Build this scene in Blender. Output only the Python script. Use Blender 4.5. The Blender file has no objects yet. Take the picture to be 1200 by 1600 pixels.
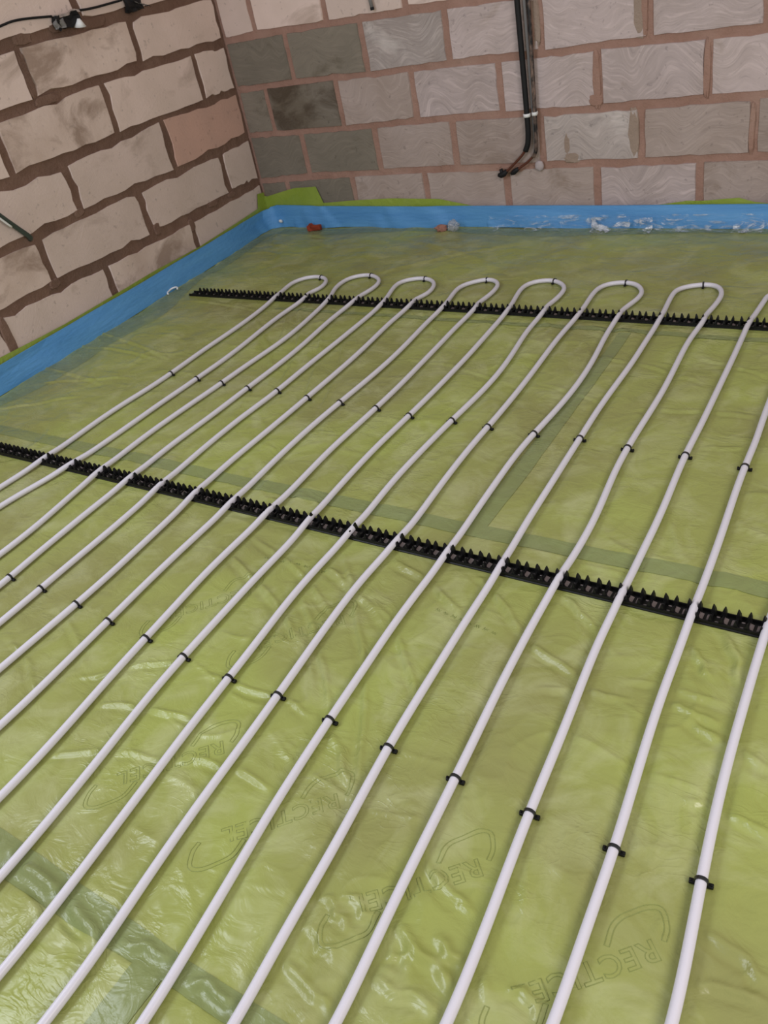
import bpy, bmesh, math, random
import numpy as np
from mathutils import Vector, Matrix

random.seed(7)
S = bpy.context.scene
COL = S.collection

# ------------------------------------------------------------------ camera
cam_data = bpy.data.cameras.new('camera')
cam = bpy.data.objects.new('camera', cam_data)
COL.objects.link(cam)
RW = np.array([[0.828059, 0.530339, -0.18182], [0.177786, -0.555964, -0.81197], [-0.531705, 0.640034, -0.554658]])          # rows: image right, image down, forward
M3 = Matrix([[RW[0][i], -RW[1][i], -RW[2][i]] for i in range(3)])
cam.matrix_world = Matrix.Translation((3.4686, -3.7461, 1.276)) @ M3.to_4x4()
cam_data.sensor_fit = 'VERTICAL'
cam_data.sensor_height = 32.0
cam_data.lens = 1331.37 / 1600 * 32.0
cam_data.clip_start = 0.02
cam_data.dof.use_dof = True
cam_data.dof.focus_distance = 1.75
cam_data.dof.aperture_fstop = 11.0
S.camera = cam

# ------------------------------------------------------------------ light
world = bpy.data.worlds.new('overcast_daylight')
S.world = world
world.use_nodes = True
bg = world.node_tree.nodes['Background']
bg.inputs[0].default_value = (1.0, 0.96, 0.92, 1)
bg.inputs[1].default_value = 0.40


def area(name, loc, target, sx, sy, power, color):
    d = bpy.data.lights.new(name, 'AREA')
    d.shape = 'RECTANGLE'
    d.size, d.size_y, d.energy, d.color = sx, sy, power, color
    o = bpy.data.objects.new(name, d)
    COL.objects.link(o)
    o.location = loc
    o.rotation_euler = (Vector(target) - Vector(loc)).to_track_quat('-Z', 'Y').to_euler()
    return o


area('doorway_daylight', (1.0, -5.0, 2.1), (2.5, -2.4, 0.0), 1.2, 1.4, 42, (0.80, 0.87, 1.0))
area('overhead_glint_light', (0.75, -3.55, 2.35), (2.4, -2.9, 0.0), 0.7, 0.7, 18, (0.82, 0.88, 1.0))  # added overhead lamp, unseen, for glints on the sheet and pipe shadows
area('left_wall_fill', (4.9, -3.4, 1.8), (0.2, -1.4, 0.7), 1.3, 1.2, 46, (1.0, 0.925, 0.90))  # added unseen fill from the right to brighten the left wall

vs = S.view_settings
vs.view_transform = 'Standard'
vs.look = 'None'
vs.exposure = 0.12
vs.gamma = 1.0
vs.use_curve_mapping = False


# ------------------------------------------------------------------ material helpers
def mat(name, color, rough=0.6, spec=0.4, metal=0.0):
    m = bpy.data.materials.new(name)
    m.use_nodes = True
    b = m.node_tree.nodes['Principled BSDF']
    b.inputs['Base Color'].default_value = (*color, 1)
    b.inputs['Roughness'].default_value = rough
    b.inputs['Specular IOR Level'].default_value = spec
    b.inputs['Metallic'].default_value = metal
    return m


class NT:
    def __init__(s, m):
        s.t = m.node_tree; s.b = s.t.nodes['Principled BSDF']; s.m = m

    def n(s, kind, **kw):
        o = s.t.nodes.new(kind)
        for k, v in kw.items():
            if k.startswith('i_'):
                o.inputs[k[2:].replace('_', ' ')].default_value = v
            else:
                setattr(o, k, v)
        return o

    def l(s, a, b): s.t.links.new(a, b)

    def coords(s, kind='Object'):
        return s.n('ShaderNodeTexCoord').outputs[kind]

    def mapping(s, src, scale=(1, 1, 1), rot=(0, 0, 0), loc=(0, 0, 0)):
        mp = s.n('ShaderNodeMapping')
        mp.inputs['Scale'].default_value = scale
        mp.inputs['Rotation'].default_value = rot
        mp.inputs['Location'].default_value = loc
        s.l(src, mp.inputs['Vector'])
        return mp.outputs[0]

    def noise(s, src, scale, detail=4, rough=0.55, dist=0.0):
        o = s.n('ShaderNodeTexNoise')
        o.inputs['Scale'].default_value = scale
        o.inputs['Detail'].default_value = detail
        o.inputs['Roughness'].default_value = rough
        o.inputs['Distortion'].default_value = dist
        s.l(src, o.inputs['Vector'])
        return o.outputs['Fac']

    def ramp(s, src, stops):
        r = s.n('ShaderNodeValToRGB')
        el = r.color_ramp.elements
        while len(el) < len(stops): el.new(0.5)
        for e, (p, c) in zip(el, stops):
            e.position = p
            e.color = (*c, 1) if len(c) == 3 else c
        s.l(src, r.inputs[0])
        return r.outputs[0]

    def mix(s, fac, a, b, mode='MIX'):
        o = s.n('ShaderNodeMix', data_type='RGBA', blend_type=mode)
        for i, v in ((0, fac), (6, a), (7, b)):
            if hasattr(v, 'is_linked'): s.l(v, o.inputs[i])
            elif i == 0: o.inputs[0].default_value = v
            else: o.inputs[i].default_value = (*v, 1)
        return o.outputs[2]

    def math(s, op, a, b=0.5):
        o = s.n('ShaderNodeMath', operation=op)
        for i, v in ((0, a), (1, b)):
            if hasattr(v, 'is_linked'): s.l(v, o.inputs[i])
            else: o.inputs[i].default_value = v
        return o.outputs[0]

    def bump(s, h, strength, dist, prev=None):
        o = s.n('ShaderNodeBump')
        o.inputs['Strength'].default_value = strength
        o.inputs['Distance'].default_value = dist
        s.l(h, o.inputs['Height'])
        if prev: s.l(prev, o.inputs['Normal'])
        return o.outputs[0]


def block_material(name, base, alt, stain, stain_pos, streak=0.0, rot=0.0):
    """cast concrete block face: tonal drift, stains, trowel-like grain"""
    m = mat(name, base, 0.92, 0.15)
    t = NT(m)
    co = t.coords()
    rnd = t.n('ShaderNodeObjectInfo').outputs['Random']
    off = t.n('ShaderNodeCombineXYZ')
    t.l(t.math('MULTIPLY', rnd, 37.0), off.inputs[0]); t.l(t.math('MULTIPLY', rnd, 11.0), off.inputs[1])
    add = t.n('ShaderNodeVectorMath', operation='ADD')
    t.l(co, add.inputs[0]); t.l(off.outputs[0], add.inputs[1])
    v = add.outputs[0]
    c = t.mix(t.ramp(t.noise(v, 4.5, 5), [(0.35, (0, 0, 0)), (0.68, (1, 1, 1))]), base, alt)
    st = t.ramp(t.noise(t.mapping(v, (1, 1, 1.6)), 3.1, 6, 0.62, 0.6),
                [(stain_pos, (0, 0, 0)), (min(1, stain_pos + 0.13), (1, 1, 1))])
    c = t.mix(t.math('MULTIPLY', st, 0.75), c, stain)
    # block to block tone
    hsv = t.n('ShaderNodeHueSaturation')
    t.l(c, hsv.inputs['Color'])
    t.l(t.math('ADD', t.math('MULTIPLY', rnd, 0.22), 0.88), hsv.inputs['Value'])
    # chevron trowel strokes: fine ridges bent by a slow zigzag
    sep = t.n('ShaderNodeSeparateXYZ'); t.l(v, sep.inputs[0])
    along = t.math('ADD', sep.outputs[0], t.math('MULTIPLY', sep.outputs[1], 1.0))
    zc = t.n('ShaderNodeCombineXYZ'); t.l(t.math('MULTIPLY', along, 1.0), zc.inputs[0]); t.l(t.math('MULTIPLY', sep.outputs[2], 0.6), zc.inputs[1])
    zig = t.math('MULTIPLY', t.noise(zc.outputs[0], 5.5, 1, 0.3), 0.30)
    hh = t.math('ADD', t.math('MULTIPLY', sep.outputs[2], 1.0), t.math('MULTIPLY', zig, 1.0))
    cmb = t.n('ShaderNodeCombineXYZ')
    t.l(t.math('MULTIPLY', along, 5.0), cmb.inputs[0]); t.l(t.math('MULTIPLY', hh, 42.0), cmb.inputs[2]); t.l(rnd, cmb.inputs[1])
    grain = t.noise(cmb.outputs[0], 1.6, 5, 0.62, 0.9)
    c2 = t.mix(t.math('MULTIPLY', t.ramp(grain, [(0.50, (0, 0, 0)), (0.70, (1, 1, 1))]), streak), hsv.outputs[0],
               tuple(min(1, x * 1.45) for x in base))
    c2 = t.mix(t.math('MULTIPLY', t.ramp(grain, [(0.30, (1, 1, 1)), (0.44, (0, 0, 0))]), streak * 0.8), c2,
               tuple(x * 0.5 for x in base))
    t.l(c2, t.b.inputs['Base Color'])
    pits = t.ramp(t.noise(v, 38, 3, 0.6), [(0.30, (1, 1, 1)), (0.36, (0, 0, 0))])
    c2 = t.mix(t.math('MULTIPLY', pits, 0.45), c2, tuple(x * 0.45 for x in base))
    t.l(c2, t.b.inputs['Base Color'])
    nb = t.bump(grain, 0.6 if streak else 0.25, 0.004)
    nb = t.bump(t.noise(v, 90, 4), 0.35, 0.002, nb)
    t.l(nb, t.b.inputs['Normal'])
    return m


M = {}
M['pale'] = block_material('pale_block', (0.74, 0.595, 0.535), (0.66, 0.53, 0.465), (0.45, 0.345, 0.29), 0.575)
M['pale2'] = block_material('smudged_pale_block', (0.70, 0.565, 0.50), (0.56, 0.435, 0.37), (0.27, 0.185, 0.14), 0.45)
M['pink'] = block_material('pinkish_block', (0.70, 0.445, 0.36), (0.62, 0.405, 0.33), (0.52, 0.31, 0.24), 0.56)
M['grey'] = block_material('grey_trowelled_block', (0.53, 0.440, 0.43), (0.455, 0.375, 0.355), (0.34, 0.265, 0.22), 0.60, 0.45)
M['grey_flat'] = block_material('grey_brown_block', (0.425, 0.345, 0.315), (0.365, 0.29, 0.255), (0.26, 0.195, 0.155), 0.57, 0.32)
M['grey_green_dim'] = block_material('damp_dim_greenish_block', (0.245, 0.213, 0.172), (0.205, 0.18, 0.145), (0.13, 0.105, 0.075), 0.57, 0.24)  # partly damp, partly the dim corner light painted into the colour
M['damp_dim'] = block_material('damp_stained_dim_block', (0.23, 0.20, 0.165), (0.165, 0.135, 0.10), (0.075, 0.052, 0.035), 0.45, 0.12)  # damp stains, with the corner's dimness darkened into the colour as well
M['chalky'] = block_material('chalky_grey_block', (0.45, 0.39, 0.37), (0.38, 0.32, 0.295), (0.66, 0.60, 0.57), 0.56, 0.6)


def mortar_material(name, a, b, c3):
    m = mat(name, a, 0.95, 0.1)
    t = NT(m)
    co = t.coords()
    c = t.mix(t.ramp(t.noise(co, 7, 6), [(0.35, (0, 0, 0)), (0.7, (1, 1, 1))]), a, b)
    c = t.mix(t.ramp(t.noise(co, 2.4, 3), [(0.55, (0, 0, 0)), (0.75, (1, 1, 1))]), c, c3)
    t.l(c, t.b.inputs['Base Color'])
    nb = t.bump(t.noise(co, 45, 6, 0.7), 0.9, 0.008)
    t.l(nb, t.b.inputs['Normal'])
    return m


M['mortar_left'] = mortar_material('brown_mortar', (0.185, 0.110, 0.082), (0.24, 0.150, 0.112), (0.155, 0.098, 0.074))
M['mortar_back'] = mortar_material('red_brown_mortar', (0.40, 0.245, 0.195), (0.33, 0.195, 0.150), (0.43, 0.29, 0.235))


def film_green(name, base, alt, pale):
    m = mat(name, base, 0.36, 0.40)
    t = NT(m)
    co = t.coords()
    c = t.mix(t.ramp(t.noise(co, 2.2, 4, 0.5, 0.4), [(0.36, (0, 0, 0)), (0.66, (1, 1, 1))]), base, alt)
    c = t.mix(t.math('MULTIPLY', t.ramp(t.noise(co, 7.0, 6, 0.6, 0.8), [(0.46, (0, 0, 0)), (0.78, (1, 1, 1))]), 0.55), c, pale)
    t.l(c, t.b.inputs['Base Color'])
    w1 = t.noise(t.mapping(co, (1.0, 1.5, 1), (0, 0, 0.5)), 11, 4, 0.5, 0.8)
    w2 = t.noise(t.mapping(co, (1.0, 2.2, 1), (0, 0, -0.35)), 13, 2, 0.5, 1.2)
    ridge = t.math('POWER', t.math('SUBTRACT', 1.0, t.math('ABSOLUTE', t.math('MULTIPLY', t.math('SUBTRACT', w2, 0.5), 7.0), 0)), 3.0)
    ridge = t.math('MAXIMUM', ridge, 0.0)
    ridge = t.math('MULTIPLY', ridge, t.ramp(t.noise(co, 3.5, 2), [(0.48, (0, 0, 0)), (0.62, (1, 1, 1))]))
    nb = t.bump(w1, 0.35, 0.020)
    nb = t.bump(ridge, 0.35, 0.0022, nb)
    nb = t.bump(t.noise(co, 60, 3, 0.6), 0.15, 0.0014, nb)
    t.l(nb, t.b.inputs['Normal'])
    rr = t.n('ShaderNodeMapRange')
    t.l(t.noise(co, 5, 3), rr.inputs[0])
    rr.inputs[3].default_value = 0.20; rr.inputs[4].default_value = 0.36
    t.l(rr.outputs[0], t.b.inputs['Roughness'])
    return m


M['film'] = film_green('green_membrane_film', (0.318, 0.360, 0.090), (0.265, 0.270, 0.090), (0.50, 0.52, 0.29))
M['film_tape'] = film_green('membrane_over_tape', (0.228, 0.272, 0.098), (0.20, 0.23, 0.088), (0.275, 0.315, 0.15))
M['film_line'] = mat('membrane_relief_shade_and_ink', (0.25, 0.29, 0.085), 0.4, 0.4)  # darker green paints the shading of stamped outlines; also colours the printed marks
M['film_turn'] = film_green('green_membrane_upturn', (0.25, 0.34, 0.04), (0.29, 0.38, 0.06), (0.33, 0.41, 0.10))

M['pipe'] = mat('white_plastic_pipe', (0.655, 0.635, 0.70), 0.33, 0.45)
M['black'] = mat('black_plastic', (0.005, 0.005, 0.005), 0.45, 0.25)
M['black_sat'] = mat('glossy_black_plastic', (0.010, 0.010, 0.011), 0.22, 0.6)
M['saddle'] = mat('rail_saddle_plastic', (0.13, 0.105, 0.105), 0.18, 0.9)  # lighter pinkish base paints in the glint of the curved saddles

m = mat('blue_foam', (0.060, 0.190, 0.430), 0.55, 0.35); M['blue'] = m
t = NT(m); co = t.coords()
c = t.mix(t.ramp(t.noise(t.mapping(co, (1, 1, 9)), 2.5, 5), [(0.35, (0, 0, 0)), (0.7, (1, 1, 1))]), (0.085, 0.275, 0.580), (0.115, 0.335, 0.640))
t.l(c, t.b.inputs['Base Color'])
t.l(t.bump(t.noise(t.mapping(co, (1, 1, 5)), 14, 5), 0.4, 0.008), t.b.inputs['Normal'])


def clear_film(name, tint, alpha_lo, alpha_hi, scale, lo=0.45, hi=0.7):
    m = bpy.data.materials.new(name); m.use_nodes = True
    t = NT(m); co = t.coords()
    b = t.b
    b.inputs['Base Color'].default_value = (*tint, 1)
    b.inputs['Roughness'].default_value = 0.14
    b.inputs['Specular IOR Level'].default_value = 0.9
    tr = t.n('ShaderNodeBsdfTransparent')
    mx = t.n('ShaderNodeMixShader')
    f = t.ramp(t.noise(t.mapping(co, (1, 1, 3)), scale, 5, 0.65, 1.5), [(lo, (alpha_lo,) * 3), (hi, (alpha_hi,) * 3)])
    t.l(f, mx.inputs[0]); t.l(tr.outputs[0], mx.inputs[1]); t.l(b.outputs[0], mx.inputs[2])
    t.l(mx.outputs[0], t.t.nodes['Material Output'].inputs[0])
    t.l(t.bump(t.noise(co, 22, 5, 0.7, 1.5), 1.0, 0.02), b.inputs['Normal'])
    return m


M['clear'] = clear_film('clear_polythene', (0.75, 0.82, 0.90), 0.02, 0.75, 9, 0.52, 0.70)
M['clear_glint'] = clear_film('bunched_glint_polythene', (0.80, 0.85, 0.93), 0.03, 0.92, 9, 0.47, 0.60)  # clear film; its white glints are painted as near-opaque pale patches
M['skirt'] = clear_film('bluish_polythene_skirt', (0.28, 0.42, 0.33), 0.18, 0.42, 3, 0.3, 0.7)


# ------------------------------------------------------------------ object helpers
def link(name, me, m=None, parent=None, kind=None):
    o = bpy.data.objects.new(name, me)
    COL.objects.link(o)
    if m is not None and me is not None and not me.materials: me.materials.append(m)
    if parent: o.parent = parent
    if kind: o['kind'] = kind
    return o


def mesh(name, verts, faces, smooth=False):
    me = bpy.data.meshes.new(name)
    me.from_pydata([tuple(v) for v in verts], [], faces)
    if smooth: me.shade_smooth()
    me.update()
    return me


def thing(name, label, cat, loc=(0, 0, 0), group=None):
    o = bpy.data.objects.new(name, None); COL.objects.link(o)
    o.empty_display_size = 0.05
    o.location = loc
    o['label'] = label; o['category'] = cat
    if group: o['group'] = group
    return o


def tag(o, label, cat, group=None):
    o['label'] = label; o['category'] = cat
    if group: o['group'] = group
    return o


def box_bm(bm, c, s, bev=0.0):
    r = bmesh.ops.create_cube(bm, size=1.0)
    vs_ = r['verts']
    bmesh.ops.scale(bm, vec=s, verts=vs_)
    if bev:
        es = list({e for v in vs_ for e in v.link_edges})
        rb = bmesh.ops.bevel(bm, geom=es, offset=bev, segments=2, affect='EDGES', profile=0.5)
        vs_ = list({v for f in rb['faces'] for v in f.verts} | {v for v in vs_ if v.is_valid})
    bmesh.ops.translate(bm, vec=c, verts=vs_)
    return vs_


def bm_mesh(bm, name, smooth=False):
    me = bpy.data.meshes.new(name)
    bmesh.ops.recalc_face_normals(bm, faces=bm.faces)
    bm.to_mesh(me); bm.free()
    if smooth: me.shade_smooth()
    return me


def catmull(pts, n=6):
    P = [Vector(p) for p in pts]
    P = [2 * P[0] - P[1]] + P + [2 * P[-1] - P[-2]]
    out = []
    for i in range(1, len(P) - 2):
        for k in range(n):
            u = k / n
            a, b, c, d = P[i - 1:i + 3]
            out.append(0.5 * ((2 * b) + (-a + c) * u + (2 * a - 5 * b + 4 * c - d) * u * u + (-a + 3 * b - 3 * c + d) * u ** 3))
    out.append(P[-2])
    return out


def tube_mesh(name, pts, r, seg=12, caps=True):
    pts = [Vector(p) for p in pts]
    V, F = [], []
    up = Vector((0, 0, 1))
    prev = None
    for i, p in enumerate(pts):
        d = (pts[min(i + 1, len(pts) - 1)] - pts[max(i - 1, 0)]).normalized()
        if prev is None:
            a = d.cross(up if abs(d.z) < 0.9 else Vector((1, 0, 0))).normalized()
        else:
            a = (prev - d * prev.dot(d)).normalized()
        prev = a
        b = d.cross(a)
        rr = r[i] if isinstance(r, (list, tuple)) else r
        for k in range(seg):
            t_ = 2 * math.pi * k / seg
            V.append(p + (a * math.cos(t_) + b * math.sin(t_)) * rr)
    for i in range(len(pts) - 1):
        for k in range(seg):
            F.append((i * seg + k, i * seg + (k + 1) % seg, (i + 1) * seg + (k + 1) % seg, (i + 1) * seg + k))
    if caps:
        F.append(tuple(range(seg))[::-1]); F.append(tuple((len(pts) - 1) * seg + k for k in range(seg)))
    return mesh(name, V, F, True)


# ------------------------------------------------------------------ room: walls and floor
TH = 0.0827                       # the left wall is a little out of square
LDIR = Vector((math.sin(TH), -math.cos(TH), 0))
LN = Vector((math.cos(TH), math.sin(TH), 0))      # into the room
JT = 0.0                           # block face plane


def on_back(u, z, out=0.0): return Vector((u, -out, z))
def on_left(u, z, out=0.0): return LDIR * u + LN * out + Vector((0, 0, z))


floor_o = link('floor', mesh('floor', [(-0.5, -6.2, -0.06), (5.6, -6.2, -0.06), (5.6, 0.3, -0.06), (-0.5, 0.3, -0.06)], [(0, 1, 2, 3)]),
               mortar_material('concrete_slab', (0.25, 0.24, 0.22), (0.3, 0.29, 0.27), (0.2, 0.19, 0.18)), kind='structure')


def wall_backing(name, fn, u0, u1, z0, z1, depth, m):
    """mortar bed behind and between the blocks, slightly uneven"""
    nu, nz = int((u1 - u0) / 0.03), int((z1 - z0) / 0.03)
    V, F = [], []
    rs = random.Random(3)
    for j in range(nz + 1):
        for i in range(nu + 1):
            V.append(fn(u0 + (u1 - u0) * i / nu, z0 + (z1 - z0) * j / nz, -0.0055 + rs.uniform(-0.002, 0.002)))
    for j in range(nz):
        for i in range(nu):
            a = j * (nu + 1) + i
            F.append((a, a + 1, a + nu + 2, a + nu + 1))
    b = len(V)
    for (u, z) in ((u0, z0), (u1, z0), (u1, z1), (u0, z1)):
        V.append(fn(u, z, -depth))
    c = [0, nu, nz * (nu + 1) + nu, nz * (nu + 1)]
    rim = [[i for i in range(nu + 1)], [j * (nu + 1) + nu for j in range(nz + 1)],
           [nz * (nu + 1) + i for i in range(nu, -1, -1)], [j * (nu + 1) for j in range(nz, -1, -1)]]
    for k, r in enumerate(rim):
        F.append(tuple(r[::-1]) + (b + k, b + (k + 1) % 4))
    F.append((b + 3, b + 2, b + 1, b))
    return link(name, mesh(name, V, F, False), m, kind='structure')


wall_back = wall_backing('wall_back', on_back, -0.12, 5.4, -0.06, 2.52, 0.10, M['mortar_back'])
wall_left = wall_backing('wall_left', on_left, -0.0, 6.2, -0.06, 2.52, 0.10, M['mortar_left'])


def block(parent, fn, u0, u1, za, zb, zc, zd, m, rough, seed, proud):
    """one block; corner heights za(u0,bottom) zb(u1,bottom) zc(u1,top) zd(u0,top); chipped edges"""
    rs = random.Random(seed)
    nl, ns = (9, 4)
    pts = []
    def side(p, q, n):
        for k in range(n):
            f = k / n
            pts.append([p[0] + (q[0] - p[0]) * f, p[1] + (q[1] - p[1]) * f])
    side((u0, za), (u1, zb), nl); side((u1, zb), (u1, zc), ns); side((u1, zc), (u0, zd), nl); side((u0, zd), (u0, za), ns)
    cu, cz = (u0 + u1) / 2, (za + zb + zc + zd) / 4
    V = []
    n = len(pts)
    for p in pts:
        j = abs(rs.gauss(0, rough))
        if rs.random() < 0.10: j += rough * 2.0
        p[0] += (cu - p[0]) / abs(cu - p[0]) * min(j, 0.02) * 0.8 if abs(cu - p[0]) > 0.4 * (u1 - u0) else rs.uniform(-.01, .01)
        p[1] += (cz - p[1]) / max(abs(cz - p[1]), 1e-4) * min(j, 0.016) if abs(cz - p[1]) > 0.3 * (zd - za) else rs.uniform(-.006, .006)
    tilt = [rs.uniform(-0.0012, 0.0012) for _ in range(2)]
    for p in pts: V.append(fn(p[0], p[1], -0.03))
    for p in pts:
        q = (p[0] + (cu - p[0]) * 0.010 / (u1 - u0) * 2, p[1] + (cz - p[1]) * 0.006 / (zd - za) * 2)
        V.append(fn(q[0], q[1], proud + tilt[0] * (q[0] - cu) / (u1 - u0) + tilt[1]))
    F = []
    for r in range(1):
        for k in range(n):
            F.append((r * n + k, r * n + (k + 1) % n, (r + 1) * n + (k + 1) % n, (r + 1) * n + k))
    F.append(tuple(n + k for k in range(n)))
    o = link('block', mesh('block', V, F), m, parent)
    return o


# measured bed joints (centre heights) and perpends for each course, bottom to top
def lay(parent, fn, courses, bed, perp_w, bed_w, rough, umax, seed, pitch):
    for ci, (zb, zt, perps, mats, umin) in enumerate(courses):
        ps = list(perps)
        while ps[-1] < umax: ps.append(ps[-1] + pitch)
        edges = [umin] + ps
        for k in range(len(edges) - 1):
            a, b = edges[k], edges[k + 1]
            rs = random.Random(seed + ci * 50 + k)
            w = perp_w * rs.uniform(0.75, 1.3)
            a2 = a + (0.004 if k == 0 else w / 2); b2 = b - w / 2
            h0, h1 = bed_w * rs.uniform(0.38, 0.6), bed_w * rs.uniform(0.38, 0.62)
            mk = mats[k] if k < len(mats) else mats[-1] if mats[-1] != 'mix' else 'grey'
            j = lambda: rs.uniform(-0.003, 0.003)
            block(parent, fn, a2, b2, zb(a2) + h0 + j(), zb(b2) + h0 + j(), zt(b2) - h1 + j(), zt(a2) - h1 + j(), M[mk],
                  rough, seed + ci * 50 + k, rs.uniform(-0.001, 0.0015))


def interp(tab):
    xs = [a for a, b in tab]; ys = [b for a, b in tab]
    return lambda u: float(np.interp(u, xs, ys))


bz = [interp([(0, 0.036), (5, 0.036)]),
      interp([(0, .250), (.36, .268), (.82, .271), (1.28, .277), (1.72, .272), (2.42, .270), (2.7, .275)]),
      interp([(0, .497), (.18, .494), (.64, .493), (1.09, .501), (1.53, .503), (1.74, .495), (2.45, .500), (2.7, .498)]),
      interp([(0, .724), (.39, .732), (.86, .726), (1.30, .732), (1.57, .727), (2.21, .733), (2.45, .726)]),
      interp([(0, .956), (.21, .967), (.67, .961), (1.12, .963), (1.52, .957)])]
for k in range(1, 7): bz.append(interp([(0, .96 + .225 * k), (5, .96 + .225 * k)]))
B = [
    (bz[0], bz[1], [.190, .641, 1.085, 1.534, 1.978, 2.422, 2.87], ['damp_dim', 'grey_green_dim', 'grey_flat', 'grey_flat', 'grey_flat', 'grey', 'grey_flat'], 0.0),
    (bz[1], bz[2], [.367, .833, 1.281, 1.729, 2.177, 2.625, 3.07], ['grey_green_dim', 'grey_green_dim', 'grey_flat', 'grey_flat', 'chalky', 'grey_flat', 'grey_flat', 'grey'], 0.0),
    (bz[2], bz[3], [.192, .652, 1.095, 1.547, 2.001, 2.446, 2.90], ['grey_green_dim', 'damp_dim', 'grey_flat', 'grey', 'grey', 'grey', 'grey'], 0.0),
    (bz[3], bz[4], [.400, .857, 1.310, 1.757, 2.217, 2.650, 3.10], ['grey_green_dim', 'grey_green_dim', 'chalky', 'grey', 'grey', 'grey', 'grey'], 0.0),
    (bz[4], bz[5], [.221, .670, 1.118, 1.567, 2.017, 2.467, 2.917], ['pale'], 0.0)]
for k in range(5, 10):
    o = .445 if k % 2 else .221
    B.append((bz[k], bz[k + 1], [o + .45 * i for i in range(3)], ['pale'], 0.0))
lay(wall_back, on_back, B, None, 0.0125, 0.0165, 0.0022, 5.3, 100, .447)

lz = [interp([(0, 0.036), (6, 0.036)]),
      interp([(0, .254), (.26, .264), (.63, .242), (.92, .265), (1.28, .260), (1.58, .282), (1.9, .276)]),
      interp([(0, .490), (.35, .487), (.62, .482), (1.0, .496), (1.3, .499), (1.58, .489), (1.8, .49)]),
      interp([(0, .720), (.28, .724), (.68, .739), (.93, .729), (1.29, .709), (1.54, .726), (1.65, .722)]),
      interp([(0, .953), (.32, .964), (.65, .964), (1.0, .965), (1.34, .956), (1.52, .948)]),
      interp([(0, 1.168), (.63, 1.172), (.94, 1.184), (1.22, 1.174), (1.4, 1.170)])]
for k in range(1, 6): lz.append(interp([(0, 1.17 + .225 * k), (5, 1.17 + .225 * k)]))
Lc = [
    (lz[0], lz[1], [.640, 1.276, 1.906], ['pale', 'pale2', 'pale', 'pale'], 0.0),
    (lz[1], lz[2], [.270, .930, 1.575], ['pale', 'pale', 'pale', 'pale2'], 0.0),
    (lz[2], lz[3], [.632, 1.297, 1.95], ['pink', 'pale', 'pale', 'pale'], 0.0),
    (lz[3], lz[4], [.274, .930, 1.569], ['pale', 'pale', 'pale2', 'pale'], 0.0),
    (lz[4], lz[5], [.647, 1.316, 1.96], ['pale', 'pale2', 'pale'], 0.0),
    (lz[5], lz[6], [.270, .933, 1.58], ['pale'], 0.0)]
for k in range(6, 10):
    o = .64 if k % 2 == 0 else .27
    Lc.append((lz[k], lz[k + 1], [o, o + .65], ['pale', 'pale', 'pale2', 'pale'], 0.0))
lay(wall_left, on_left, Lc, None, 0.015, 0.0195, 0.0058, 6.1, 900, .65)


def smear(parent, fn, u, z, w, h, m, seed, out=0.0022):
    rs = random.Random(seed)
    V = [fn(u, z, out)]
    n = 16
    for sc, oo, lo, hi in ((1.0, out * 0.8, 0.72, 1.12), (1.06, -0.004, 1.0, 1.1)):
        for k in range(n):
            a = 2 * math.pi * k / n
            ca, sa = math.cos(a), math.sin(a)
            q = (abs(ca) ** 3.2 + abs(sa) ** 3.2) ** (-1 / 3.2) * sc * rs.uniform(lo, hi)
            V.append(fn(u + ca * w * q, z + sa * h * q, oo))
    F = [(0, 1 + k, 1 + (k + 1) % n) for k in range(n)] + [(1 + k, 1 + n + k, 1 + n + (k + 1) % n, 1 + (k + 1) % n) for k in range(n)]
    link('mortar_smear', mesh('mortar_smear', V, F), m, parent)


ml, mb_ = M['mortar_left'], M['mortar_back']
for i, (u, z, w, h) in enumerate([(.885, .285, .020, .028), (.43, .265, .04, .014), (1.06, 1.195, .05, .020), (1.27, 1.185, .045, .020), (.86, 1.178, .07, .022),
                                  (1.26, .955, .06, .018), (.27, .262, .03, .012), (1.31, .505, .03, .016),
                                  (1.316, 1.06, .018, .08), (1.58, .285, .03, .018), (1.905, .17, .022, .09), (.64, .22, .020, .030)]):
    smear(wall_left, on_left, u, z, w, h, ml, i)
M['mortar_beige'] = mortar_material('beige_smeared_mortar', (0.38, 0.29, 0.235), (0.33, 0.25, 0.20), (0.30, 0.20, 0.155))
for i, (u, z, w, h) in enumerate([(1.992, .605, .016, .10), (1.985, .53, .026, .022), (1.565, .262, .06, .016),
                                  (2.198, .84, .011, .085), (2.440, .61, .012, .10), (2.618, .38, .010, .09), (1.72, .84, .010, .09)]):
    smear(wall_back, on_back, u, z, w, h, mb_, 50 + i)
for i, (u, z, w, h) in enumerate([(1.735, .85, .020, .085), (2.178, .84, .022, .088), (1.865, .30, .035, .020), (2.145, .39, .022, .09), (1.845, .36, .012, .04)]):
    smear(wall_back, on_back, u, z, w, h, M['mortar_beige'], 80 + i, 0.0016)

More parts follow.
